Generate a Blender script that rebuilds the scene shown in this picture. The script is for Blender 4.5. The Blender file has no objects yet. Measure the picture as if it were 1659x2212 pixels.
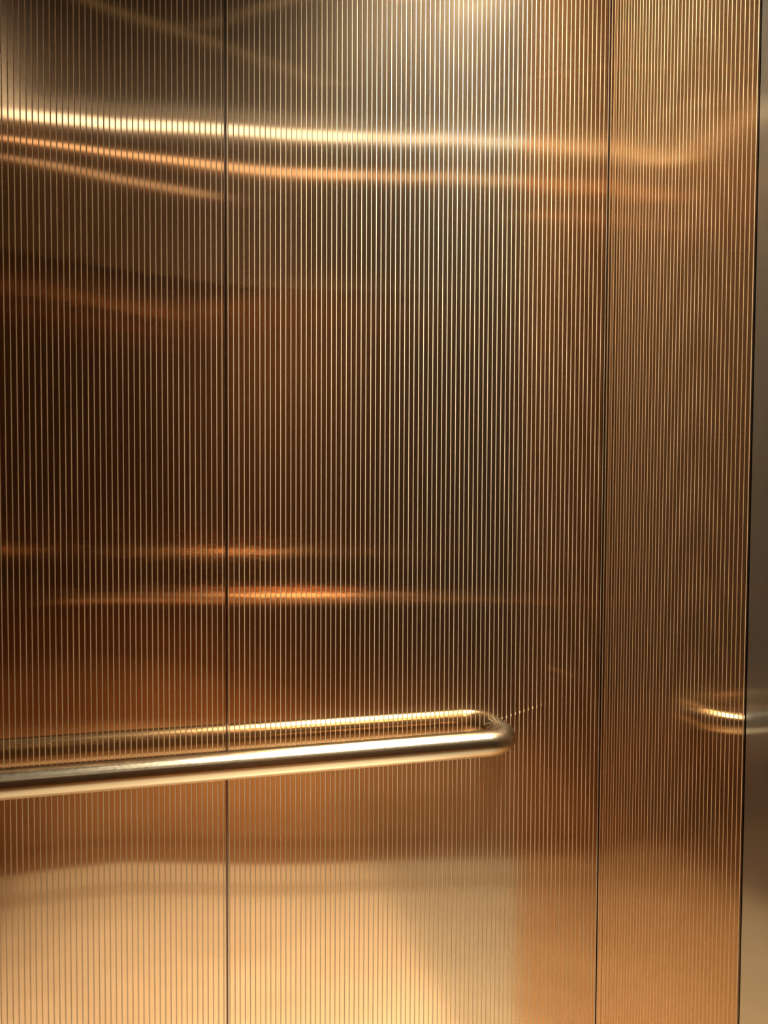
import bpy, bmesh, math, random
from mathutils import Matrix, Vector

random.seed(4)
S = bpy.context.scene
COL = S.collection

# ------------------------------------------------------------------ camera
F_PX, W_PX, H_PX = 1663.0, 1659.0, 2212.0
CAM_H = 1.43
CAM_D = 1.206                       # distance from the lens to the panelled wall
up = Vector((230.0, 45450.0, -1663.0)).normalized()          # world up, in camera axes (right, up, forward)
ax = Vector((6466.0, 0.0, 1663.0))
ax.y = -(up.x * ax.x + up.z * ax.z) / up.y
ax.normalize()
ay = up.cross(ax)                                             # (right, up, fwd) is left handed
if ay.z < 0:
    ay = -ay
ay.normalize()
cam_d = bpy.data.cameras.new('camera')
cam = bpy.data.objects.new('camera', cam_d)
COL.objects.link(cam)
cam_d.sensor_fit = 'VERTICAL'
cam_d.sensor_height = 36.0
cam_d.lens = 36.0 * F_PX / H_PX
cam_d.clip_start = 0.01
right = Vector((ax.x, ay.x, up.x))
upv = Vector((ax.y, ay.y, up.y))
fwd = Vector((ax.z, ay.z, up.z))
cam.matrix_world = Matrix(((right.x, upv.x, -fwd.x, 0.0), (right.y, upv.y, -fwd.y, -CAM_D),
                           (right.z, upv.z, -fwd.z, CAM_H), (0, 0, 0, 1)))
S.camera = cam

# ------------------------------------------------------------------ view, world, lights
S.view_settings.view_transform = 'Standard'
S.view_settings.look = 'None'
S.view_settings.gamma = 1.0
S.view_settings.use_curve_mapping = False
S.view_settings.exposure = 0.0
S.cycles.max_bounces = 14
S.cycles.glossy_bounces = 10
S.cycles.diffuse_bounces = 4
S.cycles.sample_clamp_indirect = 30.0
S.cycles.use_denoising = True
S.cycles.caustics_reflective = True

w = bpy.data.worlds.new('world')
S.world = w
w.use_nodes = True
w.node_tree.nodes['Background'].inputs[0].default_value = (0.0, 0.0, 0.0, 1)
w.node_tree.nodes['Background'].inputs[1].default_value = 0.0

LAMP_COL = (1.0, 0.94, 0.79)
DOWNLIGHTS = [(0.60, -0.80, 13.0, 31.0, 84, 120), (0.52, -0.22, 19.0, 0.0, 72, 72)]   # x, y, watts in the beam, watts spilled to the sides, spread of both in degrees; the second lamp is added to brighten the right wall
STRIP_E = 5.0
BEAD_E = 2.6

# room
X_L, X_R = -0.600, 0.7062
Y_F, Y_B = -1.764, 0.0
Z_C = CAM_H + 1.300
RAIL_Z = CAM_H - 0.415

# ------------------------------------------------------------------ helpers
def link(name, me, mat, parent=None, smooth=False):
    o = bpy.data.objects.new(name, me)
    COL.objects.link(o)
    if mat and not me.materials:
        me.materials.append(mat)
    if parent:
        o.parent = parent
    if smooth:
        for p in me.polygons:
            p.use_smooth = True
    return o

def box_mesh(name, lo, hi, bevel=0.0, seg=3):
    bm = bmesh.new()
    bmesh.ops.create_cube(bm, size=1.0)
    for v in bm.verts:
        v.co = Vector([(lo[i] + hi[i]) / 2 + v.co[i] * (hi[i] - lo[i]) for i in range(3)])
    if bevel:
        bmesh.ops.bevel(bm, geom=list(bm.edges), offset=bevel, segments=seg, affect='EDGES')
    me = bpy.data.meshes.new(name)
    bm.to_mesh(me)
    bm.free()
    return me

def box(name, lo, hi, mat, parent=None, bevel=0.0):
    return link(name, box_mesh(name, lo, hi, bevel), mat, parent)

def empty(name, loc, label=None, cat=None, group=None):
    o = bpy.data.objects.new(name, None)
    o.empty_display_size = 0.1
    o.location = loc
    COL.objects.link(o)
    tag(o, label, cat, group)
    return o

def tag(o, label=None, cat=None, group=None, kind=None):
    if label: o['label'] = label
    if cat: o['category'] = cat
    if group: o['group'] = group
    if kind: o['kind'] = kind
    return o

def tube_mesh(name, pts, r, n=40, tans=None):
    """Round tube swept along a planar horizontal path."""
    bm = bmesh.new()
    uv = bm.loops.layers.uv.new('sweep')
    rings = []
    for i, p in enumerate(pts):
        a = pts[max(i - 1, 0)]
        b = pts[min(i + 1, len(pts) - 1)]
        t = tans[i] if tans else (b - a).normalized()
        side = t.cross(Vector((0, 0, 1))).normalized()
        rings.append([bm.verts.new(p + side * (r * math.cos(2 * math.pi * k / n)) + Vector((0, 0, r * math.sin(2 * math.pi * k / n)))) for k in range(n)])
    for i in range(len(rings) - 1):
        for k in range(n):
            f = bm.faces.new((rings[i][k], rings[i][(k + 1) % n], rings[i + 1][(k + 1) % n], rings[i + 1][k]))
            for lp, (u, v) in zip(f.loops, ((i, k), (i, k + 1), (i + 1, k + 1), (i + 1, k))):
                lp[uv].uv = (u * 0.02, v / n)
    bmesh.ops.recalc_face_normals(bm, faces=bm.faces)
    me = bpy.data.meshes.new(name)
    bm.to_mesh(me)
    bm.free()
    for p in me.polygons:
        p.use_smooth = len(p.vertices) == 4
    return me

# ------------------------------------------------------------------ materials
def new_mat(name):
    m = bpy.data.materials.new(name)
    m.use_nodes = True
    nt = m.node_tree
    b = nt.nodes['Principled BSDF']
    return m, nt, b

def N(nt, kind, **kw):
    n = nt.nodes.new(kind)
    for k, v in kw.items():
        setattr(n, k, v)
    return n

# bow = (axis, from, to, tilt per metre of height, level of the neutral line)
def satin_metal(name, col, rough, aniso, tangent, halo=0.085, halo_rough=0.30, wave=0.006, wave_scale=(1.5, 1.5, 0.5), grain=0.12, bow=(0, 0.0, 1.0, 0.0, 1.4), dent=0.0):
    """Vertically ground sheet metal: sharp along the grain, blurred across it, with the slow waves of a thin sheet."""
    m, nt, b = new_mat(name)
    b.inputs['Base Color'].default_value = (*col, 1)
    b.inputs['Metallic'].default_value = 1.0
    b.inputs['Roughness'].default_value = rough
    b.inputs['Anisotropic'].default_value = aniso
    tv = N(nt, 'ShaderNodeCombineXYZ')
    for i in range(3):
        tv.inputs[i].default_value = tangent[i]
    nt.links.new(tv.outputs[0], b.inputs['Tangent'])
    g = N(nt, 'ShaderNodeNewGeometry')
    mp = N(nt, 'ShaderNodeMapping')
    mp.inputs['Scale'].default_value = wave_scale
    nt.links.new(g.outputs['Position'], mp.inputs['Vector'])
    nz = N(nt, 'ShaderNodeTexNoise')
    nz.inputs['Scale'].default_value = 1.0
    nz.inputs['Detail'].default_value = 1.5
    nt.links.new(mp.outputs[0], nz.inputs['Vector'])
    sub = N(nt, 'ShaderNodeVectorMath', operation='SUBTRACT')
    sub.inputs[1].default_value = (0.5, 0.5, 0.5)
    nt.links.new(nz.outputs['Color'], sub.inputs[0])
    mul = N(nt, 'ShaderNodeVectorMath', operation='MULTIPLY')
    mul.inputs[1].default_value = (wave * 2, wave * 2, wave * 4)
    nt.links.new(sub.outputs[0], mul.inputs[0])
    # grinding lines
    mg = N(nt, 'ShaderNodeMapping')
    mg.inputs['Scale'].default_value = (30000, 30000, 6)
    nt.links.new(g.outputs['Position'], mg.inputs['Vector'])
    ng = N(nt, 'ShaderNodeTexNoise')
    ng.inputs['Scale'].default_value = 1.0
    ng.inputs['Detail'].default_value = 2.0
    nt.links.new(mg.outputs[0], ng.inputs['Vector'])
    sg = N(nt, 'ShaderNodeVectorMath', operation='SUBTRACT')
    sg.inputs[1].default_value = (0.5, 0.5, 0.5)
    nt.links.new(ng.outputs['Color'], sg.inputs[0])
    gg = N(nt, 'ShaderNodeVectorMath', operation='MULTIPLY')
    gg.inputs[1].default_value = (grain, grain, 0.0)
    nt.links.new(sg.outputs[0], gg.inputs[0])
    # slow bow of the sheet: flat at one end, slightly hollow from top to bottom at the other
    sx = N(nt, 'ShaderNodeSeparateXYZ')
    nt.links.new(g.outputs['Position'], sx.inputs[0])
    mr = N(nt, 'ShaderNodeMapRange')
    ax_i, f0, f1, kap, zc = bow
    mr.inputs['From Min'].default_value = f0
    mr.inputs['From Max'].default_value = f1
    mr.inputs['To Min'].default_value = 0.0
    mr.inputs['To Max'].default_value = kap
    nt.links.new(sx.outputs[ax_i], mr.inputs['Value'])
    zz = N(nt, 'ShaderNodeMath', operation='SUBTRACT')
    zz.inputs[1].default_value = zc
    nt.links.new(sx.outputs[2], zz.inputs[0])
    bz = N(nt, 'ShaderNodeMath', operation='MULTIPLY')
    nt.links.new(zz.outputs[0], bz.inputs[0])
    nt.links.new(mr.outputs[0], bz.inputs[1])
    bv = N(nt, 'ShaderNodeCombineXYZ')
    if dent:
        # shallow dent high on the far end of the wall
        def ramp(sock, a, b):
            q = N(nt, 'ShaderNodeMapRange', interpolation_type='SMOOTHSTEP')
            q.inputs['From Min'].default_value = a
            q.inputs['From Max'].default_value = b
            nt.links.new(sock, q.inputs['Value'])
            return q.outputs[0]
        def times(u, v):
            q = N(nt, 'ShaderNodeMath', operation='MULTIPLY')
            nt.links.new(u, q.inputs[0])
            if isinstance(v, float):
                q.inputs[1].default_value = v
            else:
                nt.links.new(v, q.inputs[1])
            return q.outputs[0]
        d = times(times(ramp(sx.outputs[0], 0.15, -0.35), ramp(sx.outputs[2], CAM_H + 0.52, CAM_H + 0.45)),
                  times(ramp(sx.outputs[2], CAM_H + 0.05, CAM_H + 0.40), dent))
        ad = N(nt, 'ShaderNodeMath', operation='ADD')
        nt.links.new(bz.outputs[0], ad.inputs[0])
        nt.links.new(d, ad.inputs[1])
        nt.links.new(ad.outputs[0], bv.inputs[2])
    else:
        nt.links.new(bz.outputs[0], bv.inputs[2])
    a0 = N(nt, 'ShaderNodeVectorMath', operation='ADD')
    nt.links.new(g.outputs['Normal'], a0.inputs[0])
    nt.links.new(bv.outputs[0], a0.inputs[1])
    a1 = N(nt, 'ShaderNodeVectorMath', operation='ADD')
    nt.links.new(a0.outputs[0], a1.inputs[0])
    nt.links.new(mul.outputs[0], a1.inputs[1])
    a2 = N(nt, 'ShaderNodeVectorMath', operation='ADD')
    nt.links.new(a1.outputs[0], a2.inputs[0])
    nt.links.new(gg.outputs[0], a2.inputs[1])
    nn = N(nt, 'ShaderNodeVectorMath', operation='NORMALIZE')
    nt.links.new(a2.outputs[0], nn.inputs[0])
    nt.links.new(nn.outputs[0], b.inputs['Normal'])
    # second, wider lobe of the same metal
    b2 = N(nt, 'ShaderNodeBsdfPrincipled')
    b2.inputs['Base Color'].default_value = (*col, 1)
    b2.inputs['Metallic'].default_value = 1.0
    b2.inputs['Roughness'].default_value = halo_rough
    b2.inputs['Anisotropic'].default_value = 0.3
    nt.links.new(tv.outputs[0], b2.inputs['Tangent'])
    nt.links.new(nn.outputs[0], b2.inputs['Normal'])
    mx = N(nt, 'ShaderNodeMixShader')
    mx.inputs[0].default_value = halo
    nt.links.new(b.outputs[0], mx.inputs[1])
    nt.links.new(b2.outputs[0], mx.inputs[2])
    nt.links.new(mx.outputs[0], nt.nodes['Material Output'].inputs['Surface'])
    return m

BRONZE = (0.53, 0.365, 0.222)
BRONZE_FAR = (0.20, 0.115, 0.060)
M_back = satin_metal('bronze_satin', BRONZE, 0.09, 1.0, (1, 0, 0), grain=0.07, bow=(0, -0.1, 0.706, -0.065, CAM_H), dent=-0.030)
M_right = satin_metal('bronze_satin_side', (0.51, 0.35, 0.212), 0.075, 1.0, (0, 1, 0), grain=0.03)
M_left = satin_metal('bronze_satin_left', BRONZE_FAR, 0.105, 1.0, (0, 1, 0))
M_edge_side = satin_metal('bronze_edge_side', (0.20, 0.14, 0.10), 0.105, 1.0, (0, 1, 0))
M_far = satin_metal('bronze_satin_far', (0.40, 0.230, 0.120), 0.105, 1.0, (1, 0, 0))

def rough_metal(name, col, rough, metallic=1.0, aniso=0.0, tangent=None):
    m, nt, b = new_mat(name)
    if tangent == 'uv':
        tv = N(nt, 'ShaderNodeTangent', direction_type='UV_MAP', uv_map='sweep')
        nt.links.new(tv.outputs[0], b.inputs['Tangent'])
        b.inputs['Anisotropic'].default_value = aniso
    elif tangent:
        tv = N(nt, 'ShaderNodeCombineXYZ')
        for i in range(3):
            tv.inputs[i].default_value = tangent[i]
        nt.links.new(tv.outputs[0], b.inputs['Tangent'])
        b.inputs['Anisotropic'].default_value = aniso
    b.inputs['Base Color'].default_value = (*col, 1)
    b.inputs['Metallic'].default_value = metallic
    g = N(nt, 'ShaderNodeNewGeometry')
    nz = N(nt, 'ShaderNodeTexNoise')
    nz.inputs['Scale'].default_value = 260.0
    nz.inputs['Detail'].default_value = 3.0
    nt.links.new(g.outputs['Position'], nz.inputs['Vector'])
    r = N(nt, 'ShaderNodeMapRange')
    r.inputs['To Min'].default_value = rough - 0.06
    r.inputs['To Max'].default_value = rough + 0.06
    nt.links.new(nz.outputs['Fac'], r.inputs['Value'])
    nt.links.new(r.outputs[0], b.inputs['Roughness'])
    return m

M_groove = {'x': rough_metal('bronze_etched', (0.48, 0.38, 0.265), 0.56, 1.0, 0.4, (0, 0, 1)),
            'y': rough_metal('bronze_etched_brightened', (0.90, 0.73, 0.51), 0.62, 0.72, 0.3, (0, 0, 1))}  # same etched bronze, paler so the right wall's grooves look better lit
M_edge = rough_metal('bronze_edge', (0.42, 0.31, 0.235), 0.20)
M_gap = rough_metal('dark_backing', (0.09, 0.055, 0.03), 0.6, 0.0)
M_railm = rough_metal('brass_satin', (0.44, 0.36, 0.25), 0.23, 1.0, 0.5, 'uv')
M_rail_far = rough_metal('bronze_rail', (0.42, 0.215, 0.095), 0.23, 1.0, 0.5, 'uv')
M_steel = satin_metal('steel_satin', (0.50, 0.54, 0.56), 0.06, 0.6, (0, 1, 0), halo=0.3, grain=0.015)
M_ceil = rough_metal('ceiling_dark_metal', (0.035, 0.03, 0.026), 0.35)
M_ceil_seam = rough_metal('ceiling_seam', (0.75, 0.70, 0.52), 0.5, 0.0)
M_dull_board = rough_metal('bronze_dull_board', (0.40, 0.27, 0.17), 0.5)

def stone(name, c0=(0.64, 0.56, 0.44), c1=(0.80, 0.72, 0.60)):
    m, nt, b = new_mat(name)
    g = N(nt, 'ShaderNodeNewGeometry')
    nz = N(nt, 'ShaderNodeTexNoise')
    nz.inputs['Scale'].default_value = 3.0
    nz.inputs['Detail'].default_value = 6.0
    nz.inputs['Distortion'].default_value = 1.2
    nt.links.new(g.outputs['Position'], nz.inputs['Vector'])
    cr = N(nt, 'ShaderNodeValToRGB')
    cr.color_ramp.elements[0].position = 0.3
    cr.color_ramp.elements[0].color = (*c0, 1)
    cr.color_ramp.elements[1].position = 0.7
    cr.color_ramp.elements[1].color = (*c1, 1)
    nt.links.new(nz.outputs['Fac'], cr.inputs[0])
    nt.links.new(cr.outputs[0], b.inputs['Base Color'])
    b.inputs['Roughness'].default_value = 0.35
    return m
M_floor = stone('cream_stone')
M_inlay = stone('tan_stone', (0.50, 0.41, 0.31), (0.60, 0.50, 0.38))

def emitter(name, col, e):
    m, nt, b = new_mat(name)
    b.inputs['Base Color'].default_value = (0.8, 0.8, 0.8, 1)
    b.inputs['Emission Color'].default_value = (*col, 1)
    b.inputs['Emission Strength'].default_value = e
    return m
M_strip = emitter('led_strip', LAMP_COL, STRIP_E)
M_bead2 = emitter('dim_added_amber_glow', (1.0, 0.62, 0.34), BEAD_E * 0.4)
M_bead = emitter('added_amber_glow', (1.0, 0.62, 0.34), BEAD_E)  # glow added only for the amber streaks mirrored in the panels

# ------------------------------------------------------------------ structure
def struct(o):
    o['kind'] = 'structure'
    return o

T = 0.05
OFF = 0.016                              # the wall core sits behind the panels
floor = struct(box('floor', (X_L - T, Y_F - T, -0.05), (X_R + T, Y_B + T, 0.0), M_floor))
link('stone_inlay', box_mesh('stone_inlay', (X_L, -1.62, -0.01), (X_R, -1.53, 0.0006)), M_inlay, floor)
struct(box('ceiling', (X_L - T, Y_F - T, Z_C), (X_R + T, Y_B + T, Z_C + 0.05), M_ceil))
struct(box('wall_back', (X_L - T, OFF, 0.0), (X_R + T, OFF + T, Z_C), M_gap))
struct(box('wall_right', (X_R + 0.026, Y_F - T, 0.0), (X_R + 0.026 + T, OFF, Z_C), M_gap))
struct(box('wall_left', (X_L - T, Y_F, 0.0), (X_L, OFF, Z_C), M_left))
struct(box('wall_front', (X_L - T, Y_F - T, 0.0), (X_R + 0.026, Y_F, Z_C), M_far))

# rough bronze board added behind the viewer to dull reflections, with added glowing strips
struct(box('trim_4', (X_L, Y_F, CAM_H + 0.72), (X_R, Y_F + 0.008, Z_C - 0.03), M_dull_board))
struct(box('trim_5', (X_L, Y_F, CAM_H + 1.126), (X_R - 0.02, Y_F + 0.018, CAM_H + 1.148), M_bead))  # glowing strip added to give a mirrored amber streak

struct(box('trim_6', (X_L, Y_F, CAM_H + 1.016), (0.10, Y_F + 0.016, CAM_H + 1.034), M_bead2))  # fainter glowing strip, added for the lower streak at the left

# metal seams across the dark ceiling
for i, (xa, ya, xb, yb) in enumerate(((-0.50, -0.94, 0.50, -1.43), (0.05, -1.15, 0.50, -0.81))):
    L = math.hypot(xb - xa, yb - ya)
    o = struct(box('trim_%d' % (7 + i), (0, -0.008, -0.004), (L, 0.008, 0.001), M_ceil_seam))
    o.location = (xa, ya, Z_C)
    o.rotation_euler = (0, 0, math.atan2(yb - ya, xb - xa))

# LED lines under the ceiling on the walls behind the viewer
struct(box('trim_1', (X_L + 0.01, Y_F, Z_C - 0.040), (X_R - 0.02, Y_F + 0.014, Z_C - 0.012), M_strip))
struct(box('trim_2', (X_L, Y_F + 0.02, Z_C - 0.028), (X_L + 0.014, -1.00, Z_C - 0.012), M_strip))

# ------------------------------------------------------------------ wall panels: a backing sheet with raised strips, grooves between
PITCH, GROOVE = 0.0080, 0.00152
DEPTH = {'x': 0.0009, 'y': 0.0007}      # the strips stand this far off the sheet
Z0, Z1 = 0.0, Z_C
EDGE = {'x': 0.0014, 'y': 0.0032}

def strip_mesh(wd, axis):
    """One strip: proud face towards the cab, tiny chamfers; origin at its left bottom edge on the sheet."""
    c, t = 0.00015, DEPTH[axis]
    prof = [(0, 0), (0, t - c), (c, t), (wd - c, t), (wd, t - c), (wd, 0)]
    vs, fs = [], []
    for z in (Z0, Z1):
        for a, d in prof:
            vs.append((a, -d, z) if axis == 'x' else (-d, -a, z))
    for i in range(5):
        f = (i, i + 1, i + 7, i + 6)
        fs.append(f)
    fs.append((5, 4, 3, 2, 1, 0))
    fs.append((6, 7, 8, 9, 10, 11))
    me = bpy.data.meshes.new('strip')
    me.from_pydata(vs, [], fs)
    bm = bmesh.new(); bm.from_mesh(me)
    bmesh.ops.recalc_face_normals(bm, faces=bm.faces)
    bm.to_mesh(me); bm.free()
    # open back: make sure the proud face looks into the cab
    return me

def panel(axis, plane, a0, a1, first, count, pitch, mat, label):
    """axis 'x': wall across the view, a runs along +x; axis 'y': side wall, a runs along -y from the corner."""
    th = 0.012
    PROUD = DEPTH[axis]
    if axis == 'x':
        root = empty('ribbed_panel', (a0, plane, 0), label, 'panel')
        P = lambda a, d, z: (a - a0, d, z)
        lo, hi = (0, PROUD, Z0), (a1 - a0, th, Z1)
    else:
        root = empty('ribbed_panel', (plane, -a0, 0), label, 'panel')
        lo, hi = (PROUD, -(a1 - a0), Z0), (th, 0, Z1)
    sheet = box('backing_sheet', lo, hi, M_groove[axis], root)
    # the strips: narrow first and last ones fill up to the rolled edges
    edges = [first + pitch * k for k in range(count)]           # groove centres
    spans = [(a0 + 0.0012, edges[0] - GROOVE / 2)]
    spans += [(edges[k] + GROOVE / 2, edges[k + 1] - GROOVE / 2) for k in range(count - 1)]
    spans += [(edges[-1] + GROOVE / 2, a1 - EDGE[axis])]
    cache = {}
    for s, e in spans:
        if e - s < 0.0006:
            continue
        key = round(e - s, 5)
        if key not in cache:
            cache[key] = strip_mesh(e - s, axis)
            cache[key].materials.append(mat)
        o = bpy.data.objects.new('strip', cache[key])
        o.parent = root
        o.location = (s - a0, PROUD, 0) if axis == 'x' else (PROUD, -(s - a0), 0)
        COL.objects.link(o)
    # rolled long edges
    for a in (a0, a1):
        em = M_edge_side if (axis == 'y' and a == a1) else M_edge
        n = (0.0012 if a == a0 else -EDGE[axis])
        u0, u1 = sorted((a - a0, a - a0 + n))
        if axis == 'x':
            me = box_mesh('rolled_edge', (u0, 0.0, Z0), (u1, th + 0.002, Z1), 0.0006)
        else:
            me = box_mesh('rolled_edge', (0.0, -u1, Z0), (th + 0.012, -u0, Z1), 0.0005 if a == a0 else 0.0004, 2)
        link('rolled_edge', me, em, root)
    return root

J = 0.0600                                # the open joint
panel('x', 0.0, J - 0.0009 - 0.644, J - 0.0009, J - 0.0056 - 0.008 * 79, 80, PITCH, M_back,
      'bronze wall panel of thin vertical strips, left of the dark vertical joint')
panel('x', 0.0, J + 0.0006, X_R - 0.0006, 0.0637, 81, PITCH, M_back,
      'wide bronze panel of vertical strips between dark joint and room corner, behind the rail end')
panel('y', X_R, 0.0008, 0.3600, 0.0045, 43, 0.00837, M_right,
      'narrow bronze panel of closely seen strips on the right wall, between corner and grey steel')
# the rest of the panelled wall, outside the picture on the left
struct(box('trim_3', (X_L, 0.0, 0.0), (J - 0.0018 - 0.644, 0.012, Z_C), M_back))

# grey steel panel
sp = empty('steel_panel', (X_R + 0.0006, -0.3606, 0), 'smooth grey brushed steel panel at the right edge, next to the bronze strips', 'steel panel')
box('steel_sheet', (0, Y_F + 0.3606, 0), (0.008, 0.0, Z_C), M_steel, sp, 0.001)

# ------------------------------------------------------------------ handrails
def handrail(y_wall, sgn, x0, x1, label, mat):
    """Round rail parallel to the wall, both ends turned back into it. sgn -1: the cab lies towards -y."""
    R, OFFS, BR = 0.021, 0.066, 0.040
    cx = (x0 + x1) / 2
    root = empty('handrail', (cx, y_wall, RAIL_Z), label, 'handrail')
    link('rail_bar', tube_mesh('rail_bar', [Vector((x0 - cx + BR, sgn * OFFS, 0)), Vector((x1 - cx - BR, sgn * OFFS, 0))], R, 64), mat, root)
    for xe, e in ((x0 - cx, 1), (x1 - cx, -1)):
        pts = [Vector((xe, 0.0, 0))]
        tans = [Vector((0, sgn, 0))]
        for k in range(25):
            t = math.pi / 2 * k / 24
            pts.append(Vector((xe + e * BR * (1 - math.cos(t)), sgn * (OFFS - BR + BR * math.sin(t)), 0)))
            tans.append(Vector((e * math.sin(t), sgn * math.cos(t), 0)))
        link('end_bend', tube_mesh('end_bend', pts, R, 64, tans), mat, root)
    return root

handrail(0.0, -1, -0.40, 0.507, 'round satin brass handrail on the strip-panelled wall, its right end bent back into the wall', M_railm)
handrail(Y_F, 1, -0.45, 0.655, 'brass handrail on the opposite wall, visible only as a thin orange reflected line', M_rail_far)

# ------------------------------------------------------------------ downlights
rad = 0.13
LIGHT_LABELS = ('round recessed downlight whose soft glow is mirrored at the top of the ribbed wall',
                'unseen round downlight added to brighten the right wall, close to the ribbed wall')
for i, (x, y, p_beam, p_spill, a_beam, a_spill) in enumerate(DOWNLIGHTS):
    t = empty('ceiling_light', (x, y, Z_C), LIGHT_LABELS[i], 'ceiling light')
    bm = bmesh.new()
    n = 32
    ri, ro = rad, rad + 0.012
    rings = [[bm.verts.new((r * math.cos(2 * math.pi * k / n), r * math.sin(2 * math.pi * k / n), z)) for k in range(n)]
             for r, z in ((ri, 0.0), (ri, -0.006), (ro, -0.006), (ro, 0.0))]
    for a in range(3):
        for k in range(n):
            bm.faces.new((rings[a][k], rings[a][(k + 1) % n], rings[a + 1][(k + 1) % n], rings[a + 1][k]))
    bmesh.ops.recalc_face_normals(bm, faces=bm.faces)
    me = bpy.data.meshes.new('light_ring')
    bm.to_mesh(me); bm.free()
    link('light_ring', me, M_edge, t)
    for p, spread in ((p_beam, a_beam), (p_spill, a_spill)):
        if p <= 0:
            continue
        ld = bpy.data.lights.new('downlight', 'AREA')
        ld.shape = 'DISK'
        ld.size = 2 * rad
        ld.spread = math.radians(spread)
        ld.energy = p
        ld.color = LAMP_COL
        lo = bpy.data.objects.new('downlight', ld)
        lo.location = (0, 0, -0.003)
        lo.parent = t
        COL.objects.link(lo)
